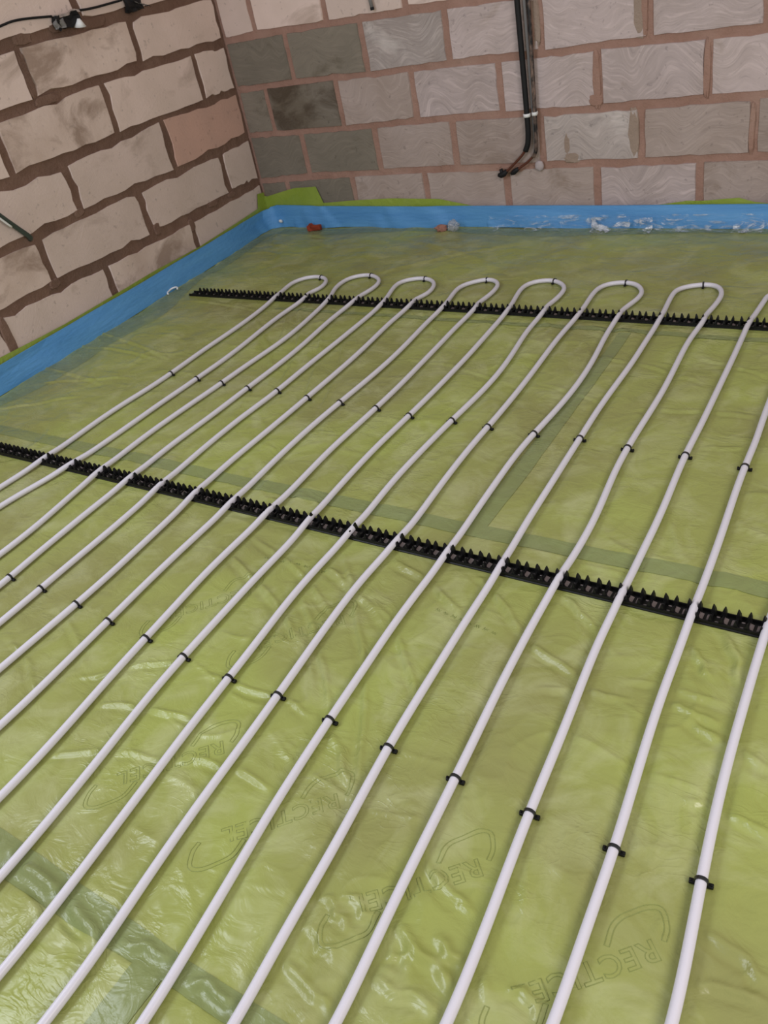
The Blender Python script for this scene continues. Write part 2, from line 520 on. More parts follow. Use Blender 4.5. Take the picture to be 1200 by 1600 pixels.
# ------------------------------------------------------------------ heating pipe centre lines (metres in the room)
DATA = {"runs":{"1":[9013,9013,9013,9013,9013,9013,9013,9013,9013,9013,9013,9013,9013,9013,9013,9013,9013,9013,9013,9013,9013,9013,9013,9013,9013,9014,9015,9019,9026,9041,9066,9094,9104,9077,9037,8991,8946,8905,8875,8859,8862,8880,8906,8926,8927,8908,8877,8840,8804,8771,8748,8733,8722,8707,8684,8651,8606,8548,8479,8404,8325],"2":[10097,10097,10097,10097,10097,10097,10097,10097,10097,10097,10097,10097,10097,10097,10097,10097,10097,10097,10097,10097,10097,10097,10098,10099,10101,10106,10116,10139,10186,10256,10343,10436,10512,10552,10560,10551,10540,10529,10516,10500,10479,10467,10464,10465,10461,10451,10444,10437,10422,10394,10351,10297,10236,10170,10105,10047,10002,9974,9969,9988,10008],"3":[12595,12595,12595,12595,12595,12595,12595,12595,12595,12595,12595,12595,12595,12595,12595,12595,12594,12594,12594,12594,12593,12592,12588,12580,12562,12529,12478,12409,12324,12230,12142,12073,12022,11970,11916,11866,11826,11799,11785,11782,11787,11791,11802,11821,11833,11829,11825,11825,11831,11843,11859,11871,11868,11843,11800,11738,11663,11578,11492,11411,11335],"4":[13963,13963,13963,13963,13963,13963,13963,13963,13963,13963,13963,13963,13963,13963,13963,13963,13962,13962,13960,13957,13950,13935,13902,13845,13780,13726,13679,13635,13593,13555,13526,13506,13482,13442,13390,13342,13309,13293,13290,13292,13294,13287,13272,13254,13237,13223,13212,13201,13188,13167,13137,13096,13045,12982,12912,12842,12776,12724,12694,12688,12696],"5":[15391,15391,15391,15391,15391,15391,15391,15391,15391,15391,15391,15391,15391,15391,15391,15391,15390,15388,15384,15375,15355,15325,15291,15253,15216,15186,15159,15129,15093,15051,15003,14951,14896,14839,14783,14730,14682,14642,14611,14587,14569,14563,14571,14584,14589,14577,14554,14524,14494,14470,14450,14433,14416,14396,14374,14351,14327,14302,14272,14238,14202],"6":[16941,16941,16941,16941,16941,16941,16941,16941,16941,16941,16941,16941,16941,16941,16940,16939,16936,16930,16918,16902,16887,16874,16859,16839,16812,16774,16727,16676,16626,16574,16519,16460,16398,16336,16278,16230,16199,16183,16174,16165,16153,16140,16126,16111,16095,16077,16058,16038,16015,15991,15962,15928,15885,15834,15777,15717,15661,15617,15592,15584,15586],"7":[18603,18603,18603,18603,18603,18603,18603,18603,18603,18602,18602,18602,18600,18597,18591,18577,18551,18514,18467,18415,18364,18315,18265,18213,18161,18113,18070,18035,18003,17975,17953,17931,17901,17857,17803,17748,17697,17650,17608,17574,17548,17530,17520,17517,17519,17524,17531,17537,17539,17535,17523,17501,17468,17425,17375,17319,17260,17206,17163,17141,17135],"8":[20338,20338,20338,20338,20338,20338,20337,20337,20337,20335,20333,20327,20313,20285,20243,20188,20122,20050,19974,19901,19834,19771,19709,19647,19585,19524,19467,19422,19392,19370,19354,19342,19327,19301,19267,19227,19183,19140,19099,19066,19049,19045,19042,19037,19029,19018,19003,18983,18954,18919,18880,18841,18803,18766,18725,18680,18636,18600,18577,18565,18557],"9":[21944,21944,21944,21943,21943,21943,21942,21940,21935,21924,21901,21855,21795,21730,21660,21583,21501,21415,21330,21253,21188,21133,21086,21046,21010,20973,20937,20905,20880,20861,20839,20807,20763,20707,20648,20598,20555,20517,20484,20456,20436,20425,20423,20421,20417,20409,20400,20387,20369,20348,20326,20302,20276,20244,20206,20164,20121,20080,20041,20004,19968],"10":[23508,23508,23508,23507,23506,23504,23499,23488,23464,23423,23369,23307,23240,23169,23097,23026,22953,22877,22808,22746,22687,22629,22571,22510,22445,22378,22314,22263,22228,22208,22200,22199,22191,22163,22117,22064,22013,21976,21951,21937,21930,21928,21929,21933,21942,21956,21973,21986,21991,21984,21962,21924,21869,21801,21723,21639,21559,21492,21449,21430,21425],"11":[24847,24847,24847,24847,24846,24844,24839,24829,24807,24767,24709,24637,24558,24483,24413,24347,24287,24233,24183,24130,24072,24013,23952,23890,23826,23763,23706,23653,23609,23581,23575,23590,23605,23600,23571,23526,23475,23425,23378,23338,23303,23273,23250,23236,23225,23212,23195,23174,23150,23121,23087,23050,23009,22964,22920,22879,22844,22818,22805,22806,22819],"12":[26297,26297,26297,26296,26296,26295,26292,26287,26276,26251,26200,26132,26057,25981,25903,25822,25743,25670,25606,25549,25494,25442,25394,25349,25304,25257,25210,25171,25142,25120,25105,25093,25075,25041,24997,24952,24911,24872,24836,24800,24767,24740,24724,24725,24741,24764,24786,24804,24812,24810,24796,24768,24729,24679,24619,24546,24470,24401,24343,24302,24281],"13":[27580,27580,27580,27580,27579,27579,27578,27577,27573,27564,27545,27503,27442,27381,27327,27278,27228,27170,27106,27039,26975,26917,26868,26828,26791,26756,26722,26686,26652,26623,26598,26576,26548,26506,26453,26403,26360,26325,26295,26264,26232,26199,26167,26137,26105,26071,26037,26007,25985,25972,25963,25954,25947,25938,25920,25893,25862,25834,25808,25785,25762],"14":[28935,28935,28935,28935,28935,28935,28934,28934,28933,28930,28925,28914,28889,28841,28781,28721,28665,28613,28564,28516,28467,28417,28366,28313,28259,28206,28160,28119,28081,28045,28016,27997,27984,27973,27961,27946,27921,27883,27831,27768,27701,27638,27587,27550,27523,27503,27489,27478,27467,27453,27433,27405,27368,27327,27284,27241,27201,27172,27163,27179,27217],"15":[30355,30355,30355,30355,30355,30355,30354,30354,30354,30353,30352,30349,30342,30327,30296,30251,30198,30140,30079,30018,29962,29911,29864,29819,29773,29722,29667,29612,29561,29518,29487,29469,29453,29429,29400,29373,29350,29328,29300,29265,29223,29178,29134,29095,29063,29041,29025,29007,28984,28957,28930,28903,28876,28850,28824,28797,28767,28735,28704,28674,28644],"16":[31653,31653,31653,31653,31653,31653,31653,31653,31652,31652,31652,31651,31649,31645,31637,31617,31586,31550,31515,31482,31447,31405,31355,31302,31249,31198,31151,31111,31078,31050,31021,30993,30967,30940,30912,30883,30853,30820,30784,30745,30705,30666,30632,30603,30581,30563,30547,30533,30520,30510,30504,30501,30499,30499,30498,30498,30498,30498,30498,30498,30498],"17":[33060,33060,33060,33060,33060,33060,33060,33060,33060,33060,33060,33060,33059,33057,33054,33045,33027,32990,32938,32879,32819,32761,32705,32655,32610,32571,32539,32511,32486,32460,32436,32417,32402,32394,32391,32389,32388,32388,32388,32388,32388,32388,32388,32388,32388,32388,32388,32388,32388,32388,32388,32388,32388,32388,32388,32388,32388,32388,32388,32388,32388]},"loops":{"1":[[0.7969,-0.8407],[0.8168,-0.7683],[0.8545,-0.7414],[0.8957,-0.7348],[0.9497,-0.757],[0.983,-0.8081],[0.9915,-0.8677],[0.9773,-0.9255]],"2":[[1.0716,-0.8449],[1.0713,-0.7436],[1.1136,-0.7023],[1.1612,-0.6931],[1.225,-0.7261],[1.2617,-0.7826],[1.2678,-0.8548],[1.2599,-0.9196]],"3":[[1.3623,-0.8023],[1.3839,-0.7319],[1.4563,-0.7066],[1.5195,-0.7375],[1.5543,-0.798],[1.5624,-0.8663],[1.5462,-0.9289]],"4":[[1.6746,-0.8138],[1.6943,-0.7429],[1.7515,-0.6959],[1.8042,-0.7087],[1.8372,-0.7571],[1.846,-0.8362],[1.8413,-0.9335]],"5":[[1.9521,-0.7858],[1.969,-0.707],[2.0316,-0.6785],[2.0889,-0.7035],[2.1269,-0.7554],[2.136,-0.8393],[2.1305,-0.9233]],"6":[[2.2565,-0.7802],[2.2752,-0.7025],[2.3332,-0.6742],[2.3916,-0.6917],[2.431,-0.7498],[2.439,-0.8152],[2.4223,-0.9162]],"7":[[2.5499,-0.771],[2.5657,-0.7059],[2.6253,-0.6698],[2.6792,-0.6768],[2.713,-0.7326],[2.7206,-0.8175],[2.7146,-0.9278]],"8":[[2.8459,-0.7862],[2.8522,-0.7238]]},"c0":[[0.909,-0.7509],[1.1645,-0.7069],[1.4619,-0.7201],[1.759,-0.7091],[2.0513,-0.6974],[2.3445,-0.6844],[2.6323,-0.6829]],"c1":[[0.8978,-1.7398],[1.0482,-1.753],[1.1898,-1.7605],[1.3309,-1.7714],[1.4616,-1.7628],[1.6183,-1.7809],[1.7545,-1.7823],[1.909,-1.7866],[2.0528,-1.8037],[2.196,-1.7975],[2.3274,-1.8045],[2.482,-1.807],[2.6147,-1.7981],[2.7577,-1.8128],[2.9056,-1.8093],[3.0577,-1.824]],"c2":[[1.4074,-2.8868],[1.5415,-2.8863],[1.6973,-2.8934],[1.8408,-2.9077],[1.986,-2.9159],[2.1189,-2.9263],[2.2683,-2.9354],[2.4048,-2.9323],[2.5438,-2.9422],[2.6908,-2.9525],[2.8449,-2.9614],[2.9947,-2.9711],[3.1447,-2.9746],[3.2766,-2.9706]]}
YS = np.arange(-4.0, -0.974, 0.05)
NEAR_Y, FAR_Y = -2.388, -0.984
RUN = {int(k): np.array(v) / 1e4 for k, v in DATA['runs'].items()}
RUN[16] = RUN[16] + np.interp(YS, [-4, -2.2, -1.7, -0.95], [0, 0, 0, -0.035])
RUN[18] = RUN[17] + 0.147
R_PIPE = 0.0086


def run_x(k, y): return np.interp(y, YS, RUN[k])


def pipe_z(y):
    z = R_PIPE + 0.0012
    for yr in (NEAR_Y, FAR_Y):
        z = z + 0.0058 * np.exp(-((y - yr) / 0.050) ** 2)
    return z


# ------------------------------------------------------------------ membrane surface
rng = np.random.RandomState(5)
_tab = rng.rand(256, 256)


def vnoise(x, y):
    xi, yi = np.floor(x).astype(int), np.floor(y).astype(int)
    fx, fy = x - xi, y - yi
    fx, fy = fx * fx * fx * (fx * (fx * 6 - 15) + 10), fy * fy * fy * (fy * (fy * 6 - 15) + 10)
    g = lambda a, b: _tab[a & 255, b & 255]
    return (g(xi, yi) * (1 - fx) + g(xi + 1, yi) * fx) * (1 - fy) + (g(xi, yi + 1) * (1 - fx) + g(xi + 1, yi + 1) * fx) * fy


FOLDS = [[2.958, -3.229, 3.059, -3.264, 12], [2.839, -3.118, 2.979, -3.163, 8], [2.863, -3.238, 3.03, -3.289, 12], [2.79, -3.232, 2.862, -3.256, 8], [2.747, -3.247, 2.816, -3.28, 6], [2.743, -3.304, 2.827, -3.331, 6], [2.883, -3.269, 2.944, -3.292, 7], [2.754, -3.369, 2.876, -3.4, 8], [2.874, -3.329, 3.03, -3.328, 8], [3.088, -3.239, 3.146, -3.258, 8], [2.168, -3.455, 2.503, -3.497, 14], [2.473, -3.477, 2.592, -3.451, 8], [2.642, -3.459, 2.764, -3.459, 10], [2.435, -3.508, 2.259, -3.495, 6], [3.125, -2.64, 3.215, -2.652, 8], [3.16, -2.402, 3.243, -2.564, 10], [3.119, -2.478, 3.176, -2.549, 8], [3.039, -2.605, 3.213, -2.603, 6], [3.15, -2.663, 3.316, -2.714, 8], [2.804, -2.583, 2.99, -2.662, 8], [2.899, -2.7, 3.051, -2.654, 6], [3.275, -3.132, 3.404, -3.103, 6], [3.266, -3.042, 3.397, -3.069, 8], [3.222, -2.829, 3.344, -2.838, 8], [2.272, -2.497, 2.692, -3.059, 7], [2.207, -2.52, 2.543, -2.686, 8], [2.236, -2.64, 2.604, -3.019, 7], [2.431, -2.592, 2.691, -2.825, 7], [2.567, -2.968, 2.737, -3.126, 8], [1.022, -1.051, 1.425, -1.697, 8], [1.252, -1.219, 1.627, -1.843, 8], [1.005, -1.122, 1.222, -1.523, 6], [0.889, -1.206, 1.373, -1.708, 6], [1.446, -1.31, 1.698, -1.827, 6], [1.64, -1.038, 1.928, -1.391, 6], [1.717, -0.964, 1.681, -0.554, 6], [1.894, -0.068, 2.262, -0.648, 8], [0.973, -0.839, 1.654, -0.241, 6], [0.975, -0.168, 1.833, -0.615, 6], [0.053, -1.607, 0.67, -1.625, 5], [0.29, -1.939, 0.695, -1.796, 5], [-0.046, -1.823, 0.619, -1.868, 5], [0.318, -2.155, 0.595, -1.983, 5], [0.109, -1.46, 0.735, -1.613, 5], [0.355, -1.057, 0.905, -1.135, 4], [2.5, -1.285, 2.838, -1.396, 5], [2.71, -1.586, 3.019, -1.549, 5], [2.937, -1.746, 3.088, -1.705, 5], [2.792, -1.231, 3.0, -1.32, 5], [2.027, -3.107, 2.305, -3.046, 6], [2.006, -3.269, 2.337, -3.139, 5], [1.917, -3.069, 2.112, -2.924, 5], [1.62, -3.051, 1.878, -3.17, 6], [1.634, -2.918, 1.882, -3.04, 6], [1.913, -2.566, 2.334, -2.769, 8], [1.964, -2.489, 2.354, -2.669, 6], [2.398, -2.452, 2.637, -2.561, 8], [2.602, -2.431, 2.824, -2.595, 7], [2.823, -2.422, 2.987, -2.55, 6], [1.807, -1.414, 2.265, -1.518, 4], [2.367, -1.496, 2.639, -1.603, 4], [2.326, -3.127, 2.524, -3.12, 6], [2.214, -2.946, 2.477, -2.934, 6]]


def height(x, y):
    x = np.asarray(x, float); y = np.asarray(y, float)
    wx = x + 0.05 * (vnoise(x * 7 + 3, y * 7) - .5); wy = y + 0.05 * (vnoise(x * 7, y * 7 + 9) - .5)
    h = 0.0070 * (vnoise(wx * 4 + 11, wy * 5) - 0.5) + 0.0045 * (vnoise(wx * 9 - wy * 3 + 31, wy * 12 + wx * 4 + 7) - 0.5)
    mask = np.clip((vnoise(x * 2.6 + 50, y * 2.6 + 50) - 0.38) * 4, 0, 1)
    r1 = 1 - np.abs(2 * vnoise(wx * 6 + wy * 2.5 + 5, wy * 8 + 40) - 1)
    h = h + 0.0042 * mask * r1 ** 7
    m2 = np.clip((vnoise(x * 3.1 + 90, y * 3.1 + 20) - 0.45) * 4, 0, 1)
    r2 = 1 - np.abs(2 * vnoise(wx * 14 - wy * 5 + 70, wy * 17 + wx * 4) - 1)
    h = h + 0.0018 * m2 * r2 ** 6
    for (x0, y0, x1, y1, w) in FOLDS:
        dx, dy = x1 - x0, y1 - y0
        L = math.hypot(dx, dy)
        tt = ((x - x0) * dx + (y - y0) * dy) / L / L
        bend = 0.035 * L * np.sin(np.clip(tt, -0.2, 1.2) * math.pi) + 0.014 * (vnoise(tt * 5 + x0 * 9, tt * 0 + y0 * 7) - .5)
        d = ((x - x0) * dy - (y - y0) * dx) / L + bend
        sg = (0.0006 * w + 0.0028) * (2.6 if y0 > -1.0 or y1 > -.7 else 1.0)
        env = np.clip(np.minimum(tt + 0.12, 1.12 - tt) * 4, 0, 1)
        h = h + env * (0.00035 if (y0 > -1.0 or y1 > -.7) else 0.00082) * w * (np.exp(-(d / sg) ** 2) - 0.6 * np.exp(-((d - sg * 2.1) / (sg * 1.4)) ** 2))
    # the sheet is pulled down flat under pipes and rails
    dm = np.full(x.shape, 9.0)
    for k in RUN:
        inside = (y < -0.93)
        dm = np.minimum(dm, np.where(inside, np.abs(x - run_x(k, y)), 9.0))
    for pts in LOOPS2:
        for (px, py) in pts:
            dm = np.minimum(dm, np.hypot(x - px, y - py))
    for yr in (NEAR_Y, FAR_Y): dm = np.minimum(dm, np.where(x > .24, np.maximum(np.abs(y - yr) - 0.018, 0), 9))
    f = np.clip((dm - 0.010) / 0.028, 0, 1)
    f = f * f * (3 - 2 * f)
    return h * (0.04 + 0.96 * f) - 0.0010 * (1 - f)


# loops at the far end, each joining two runs
LOOPS2 = []
for k in range(1, 10):
    a, b = 2 * k - 1, 2 * k
    xa, xb = run_x(a, -0.975), run_x(b, -0.975)
    P = DATA['loops'].get(str(k))
    if P is None or len(P) < 5:
        c = (xa + xb) / 2
        P = [(c - .073, -.80), (c - .066, -.735), (c, -.685), (c + .066, -.735), (c + .073, -.80), (c + .068, -.90)]
    q = catmull([(xa - 0.0, -0.985, 0)] + [(p[0], p[1], 0) for p in P] + [(xb, -0.985, 0)], 10)
    q = np.array([[v.x, v.y] for v in q])
    for _ in range(5):
        q[1:-1] = 0.25 * q[:-2] + 0.5 * q[1:-1] + 0.25 * q[2:]
    LOOPS2.append([tuple(v) for v in q])

nx, ny = 620, 700
X0, X1, Y0, Y1 = -0.02, 4.9, -5.6, -0.004
# finer cells where the view is close
gx = np.concatenate([np.linspace(X0, 1.9, 220)[:-1], np.linspace(1.9, 3.5, 400)[:-1], np.linspace(3.5, X1, 70)])
gy = np.concatenate([np.linspace(Y0, -3.8, 60)[:-1], np.linspace(-3.8, -2.2, 400)[:-1], np.linspace(-2.2, Y1, 310)])
nx, ny = len(gx), len(gy)
GX, GY = np.meshgrid(gx, gy)
left_edge = 0.012 + np.tan(TH) * (-GY)
GX = np.where(GX < left_edge, left_edge, GX)
H = height(GX, GY)
Vv = np.stack([GX.ravel(), GY.ravel(), H.ravel()], 1)
me = bpy.data.meshes.new('vapour_membrane')
idx = (np.arange(ny - 1)[:, None] * nx + np.arange(nx - 1)[None, :]).ravel()
Fq = np.stack([idx, idx + 1, idx + nx + 1, idx + nx], 1)
xs_ = Vv[:, 0][Fq]
Fq = Fq[(xs_.max(1) - xs_.min(1)) > 1e-5]
me.vertices.add(len(Vv)); me.vertices.foreach_set('co', Vv.ravel())
me.loops.add(Fq.size); me.loops.foreach_set('vertex_index', Fq.ravel().astype(np.int32))
me.polygons.add(len(Fq)); me.polygons.foreach_set('loop_start', np.arange(0, Fq.size, 4, dtype=np.int32))
me.update(calc_edges=True); me.validate(); me.shade_smooth()
sheet = link('vapour_membrane', me, M['film'])
tag(sheet, 'wrinkled lime green plastic membrane spread across the whole floor under the white pipes', 'plastic sheet')


def draped_strip(name, cx, m, parent, lift=0.0013, step=0.006, cross=12):
    """quad strip following the sheet; cx = list of (left point, right point)"""
    V, F = [], []
    rows = []
    for (a, b), (a2, b2) in zip(cx[:-1], cx[1:]):
        L = math.hypot(a2[0] - a[0], a2[1] - a[1]); n = max(1, int(L / step))
        for k in range(n):
            f = k / n
            rows.append(((a[0] + (a2[0] - a[0]) * f, a[1] + (a2[1] - a[1]) * f), (b[0] + (b2[0] - b[0]) * f, b[1] + (b2[1] - b[1]) * f)))
    rows.append(cx[-1])
    for (a, b) in rows:
        for j in range(cross + 1):
            f = j / cross
            V.append([a[0] + (b[0] - a[0]) * f, a[1] + (b[1] - a[1]) * f, 0])
    V = np.array(V)
    V[:, 2] = height(V[:, 0], V[:, 1]) + lift
    for i in range(len(rows) - 1):
        for j in range(cross):
            p = i * (cross + 1) + j
            F.append((p, p + 1, p + cross + 2, p + cross + 1))
    return link(name, mesh(name, V, F, True), m, parent)


TA = M['film_tape']
draped_strip('taped_joint', [((.42, -2.298), (.42, -2.246)), ((1.8, -2.298), (1.8, -2.248)), ((2.5, -2.294), (2.5, -2.243)), ((4.6, -2.268), (4.6, -2.215))], TA, sheet)
draped_strip('taped_joint', [((2.492, -2.248), (2.542, -2.248)), ((2.484, -1.83), (2.536, -1.82)), ((2.470, -1.10), (2.512, -1.10))], TA, sheet, 0.0011)
draped_strip('taped_joint', [((.9, -1.090), (.9, -1.066)), ((2.2, -1.090), (2.2, -1.062)), ((4.6, -1.095), (4.6, -1.060))], TA, sheet)
draped_strip('taped_joint', [((1.0, -3.50), (1.0, -3.43)), ((2.1, -3.492), (2.1, -3.424)), ((2.45, -3.490), (2.45, -3.434)), ((2.6, -3.484), (2.6, -3.440)), ((4.4, -3.48), (4.4, -3.43))], TA, sheet)
draped_strip('taped_joint', [((2.535, -3.475), (2.598, -3.475)), ((2.53, -4.6), (2.60, -4.6))], TA, sheet, 0.0011)


# lettering stamped in the boards below, showing through the sheet as raised outlines
def outline_text(body, size, foot, ang):
    cu = bpy.data.curves.new('stamped_lettering', 'FONT')
    cu.body = body; cu.size = size; cu.fill_mode = 'NONE'; cu.bevel_depth = 0.0005; cu.bevel_resolution = 0
    cu.resolution_u = 3; cu.space_character = 1.12; cu.offset = 0.0006
    tmp = bpy.data.objects.new('tmp', cu); COL.objects.link(tmp)
    dg = bpy.context.evaluated_depsgraph_get()
    me = bpy.data.meshes.new_from_object(tmp.evaluated_get(dg))
    bpy.data.objects.remove(tmp)
    n = len(me.vertices)
    co = np.empty(n * 3); me.vertices.foreach_get('co', co); co = co.reshape(-1, 3)
    ca, sa = math.cos(ang), math.sin(ang)
    x = foot[0] + co[:, 0] * ca - co[:, 1] * sa; y = foot[1] + co[:, 0] * sa + co[:, 1] * ca
    z = height(x, y) + co[:, 2] * 0.8 + 0.0003
    me.vertices.foreach_set('co', np.stack([x, y, z], 1).ravel()); me.update()
    me.materials.clear(); me.materials.append(M['film_line'])
    return link('stamped_lettering', me, None, sheet)


def outline_band(pts, w):
    P = catmull([(p[0], p[1], 0) for p in pts], 6)
    ring = []
    for s in (1, -1):
        side = []
        for i, p in enumerate(P):
            d = (P[min(i + 1, len(P) - 1)] - P[max(0, i - 1)]).normalized()
            n = Vector((-d.y, d.x, 0)) * s * w / 2
            q = p + n; side.append((q.x, q.y))
        ring += side if s == 1 else side[::-1]
    ring.append(ring[0])
    R3 = [(a, b, float(height(np.array([a]), np.array([b]))[0]) + 0.0004) for a, b in ring]
    link('stamped_swoosh', tube_mesh('stamped_swoosh', R3, 0.0005, 5, False), M['film_line'], sheet)


ARC = [(-.055, -.039), (-.057, -.003), (-.041, .024), (-.022, .044), (-.002, .048), (.013, .026), (.016, .004)]
for (fx, fy) in [(2.95, -3.078), (3.241, -3.084), (2.656, -3.074), (2.364, -3.070), (2.09, -2.66), (2.38, -2.66)]:
    outline_text('RECTICEL', 0.046, (fx, fy), math.radians(226))
    outline_band([(fx + a, fy + b) for a, b in ARC], 0.0075)
    outline_band([(fx - .156 - a, fy - .194 - b) for a, b in ARC], 0.0075)


def ink_row(p0, p1, hgt, n, seed):
    rs = random.Random(seed)
    pts = []
    dx, dy = p1[0] - p0[0], p1[1] - p0[1]
    for i in range(n + 1):
        k = i / n
        o_ = (hgt / 2) * (1 if i % 2 else -1) * rs.uniform(.4, 1)
        x, y = p0[0] + dx * k, p0[1] + dy * k + o_
        pts.append((x, y, float(height(np.array([x]), np.array([y]))[0]) + .0003))
    link('printed_mark', tube_mesh('printed_mark', pts, 0.00055, 4, False), M['film_line'], sheet)


for k in range(8):
    ink_row((2.575 + .022 * k, -2.565 - .0035 * k), (2.588 + .022 * k, -2.567 - .0035 * k), .010, 5, k)
    ink_row((2.045 + .026 * k, -2.552 + .001 * k), (2.060 + .026 * k, -2.551 + .001 * k), .010, 5, 20 + k)

# sheet turned up against the walls behind the blue strip
def upturn(name, fn, tops, out):
    V, F = [], []
    us = np.arange(tops[0][0], tops[-1][0], 0.03)
    xs = [a for a, b in tops]; zs = [b for a, b in tops]
    nz = 8
    for i, u in enumerate(us):
        zt = float(np.interp(u, xs, zs))
        for j in range(nz + 1):
            z = zt * j / nz
            V.append(fn(u, z + 0.0005, out + 0.004 * float(vnoise(np.array(u * 9), np.array(z * 30))) ))
    for i in range(len(us) - 1):
        for j in range(nz):
            p = i * (nz + 1) + j
            F.append((p, p + 1, p + nz + 2, p + nz + 1))
    return link(name, mesh(name, V, F, True), M['film_turn'], sheet)


upturn('membrane_upturn', on_back, [(.004, .172), (.03, .168), (.139, .190), (.238, .209), (.395, .214), (.404, .125), (.655, .138), (.881, .143), (1.166, .134), (1.342, .098),
                           (1.9, .070), (2.197, .087), (2.281, .094), (2.389, .108), (2.415, .104), (2.595, .116), (2.626, .100), (2.7, .09), (4.7, .09)], 0.006)
upturn('membrane_upturn', on_left, [(.004, .19), (.070, .20), (.076, .128), (.23, .121), (.64, .108), (1.0, .118), (1.28, .116), (1.62, .114), (1.81, .122), (2.0, .130), (5.5, .125)], 0.006)

# ------------------------------------------------------------------ blue foam edge strip
base = [(.455, -5.4), (.375, -4.3), (.285, -3.1), (.203, -2.07), (.185, -1.696), (.157, -1.257), (.115, -.752), (.086, -.413), (.056, -.22), (.045, -.12), (.056, -.055), (.105, -.030), (.17, -.022),
        (.26, -.034), (.392, -.045), (.50, -.028), (.625, -.020), (.78, -.034), (.9, -.044), (1.131, -.044), (1.24, -.030), (1.317, -.018), (1.40, -.022), (1.482, -.030), (1.884, -.043), (2.712, -.048), (3.6, -.052), (4.8, -.055)]


def wall_clear(p):
    # nearest allowed top position, just clear of the upturned sheet
    x, y = p
    x = max(x, -math.tan(TH) * y + 0.017)
    y = min(y, -0.016)
    return x, y


bp = catmull([(a, b, 0) for a, b in base], 8)
bp = [Vector((*wall_clear((p.x, p.y)), 0)) for p in bp]
Vb, Fb = [], []
nz = 6
T_ = 0.007
for i, p in enumerate(bp):
    d = (bp[min(i + 1, len(bp) - 1)] - bp[max(0, i - 1)]).normalized()
    n = Vector((d.y, -d.x, 0))            # towards the room
    if i < len(bp) * 0.36: zt = 0.105
    s = p.x if abs(d.x) > abs(d.y) else 0
    zt = float(np.interp(p.x, [0.03, .10, .2, .45, .8, 1.9, 2.7, 4.8], [.106, .122, .120, .112, .106, .097, .093, .093])) if s else .107
    lean = 0.020 if not s else 0.018
    prof = []
    for j in range(nz + 1):
        f = j / nz
        q = p - n * lean * f ** 1.3 + n * 0.0025 * math.sin(i * 0.7 + f * 4)
        qx, qy = wall_clear((q.x, q.y))
        prof.append(Vector((qx, qy, 0.0008 + zt * f)))
    front = [q + n * 0.000 for q in prof]
    back = [Vector((*wall_clear(((q - n * T_).x, (q - n * T_).y)), q.z)) for q in prof]
    front = [b_ + n * T_ for b_ in back]
    Vb += front + back[::-1]
R_ = 2 * (nz + 1)
for i in range(len(bp) - 1):
    for k in range(R_):
        Fb.append((i * R_ + k, i * R_ + (k + 1) % R_, (i + 1) * R_ + (k + 1) % R_, (i + 1) * R_ + k))
Fb += [tuple(range(R_))[::-1], tuple((len(bp) - 1) * R_ + k for k in range(R_))]
me = mesh('edge_insulation_strip', Vb, Fb)
strip = tag(link('edge_insulation_strip', me, M['blue']), 'blue foam edging strip standing along the foot of both block walls', 'foam strip')


def skirt(name, x0, x1, m, zt, yo, yout, seed, amp):
    V, F = [], []
    us = np.arange(x0, x1, 0.008); n = 14
    for i, u in enumerate(us):
        for j in range(n + 1):
            f = j / n
            if f < 0.6:
                z = zt * (1 - f / 0.6) + 0.004; y = yo - 0.012 * f
            else:
                z = 0.0045; y = yo - 0.0072 - yout * (f - 0.6) / 0.4
            a = float(vnoise(np.array(u * 35 + seed), np.array(f * 9))) - 0.35
            b = float(vnoise(np.array(u * 90 + seed), np.array(f * 20))) - 0.5
            V.append((u, y - amp * (a + 0.4 * b) - 0.002, z + max(0, amp * 0.5 * b)))
    for i in range(len(us) - 1):
        for j in range(n):
            p = i * (n + 1) + j
            F.append((p, p + 1, p + n + 2, p + n + 1))
    return link(name, mesh(name, V, F, True), m, strip)


skirt('polythene_skirt', 1.45, 4.6, M['clear'], 0.062, -0.054, 0.03, 3, 0.010)
skirt('polythene_skirt', 1.97, 2.15, M['clear_glint'], 0.056, -0.062, 0.045, 31, 0.020)
skirt('polythene_skirt', 2.19, 2.25, M['clear_glint'], 0.050, -0.062, 0.045, 51, 0.018)
skirt('polythene_skirt', 2.58, 2.70, M['clear_glint'], 0.034, -0.060, 0.04, 71, 0.012)

# thin polythene flap lying on the floor along the left side and the back
fl = []
for y in np.arange(-4.6, -0.10, 0.05):
    x = float(np.interp(y, [-5.4, -2.07, -1.257, -.752, -.413, -.22, -.1], [.455, .21, .165, .125, .096, .07, .08]))
    w = 0.11 + 0.05 * math.sin(y * 3.1) + 0.02 * math.sin(y * 9)
    fl.append(((x + 0.002, y), (x + w, y + 0.02)))
draped_strip('polythene_flap', fl, M['skirt'], strip, 0.0022, 0.03, 10)
fl = []
for x in np.arange(0.15, 4.6, 0.06):
    fl.append(((x, -0.056), (x, -0.056 - 0.07 - 0.03 * math.sin(x * 4.3))))
draped_strip('polythene_flap', fl, M['skirt'], strip, 0.0022, 0.03, 8)

# ------------------------------------------------------------------ the heating pipe
pipe = thing('heating_pipe', 'long white plastic heating pipe laid in parallel hairpin loops over the green sheet', 'pipe')
YEND = -4.95


def run_pts(k, y_from, y_to, step=0.02):
    n = max(2, int(abs(y_to - y_from) / step))
    out = []
    for i in range(n + 1):
        y = y_from + (y_to - y_from) * i / n
        x = run_x(k, max(y, -4.0))
        out.append((float(x), y, float(pipe_z(y))))
    return out


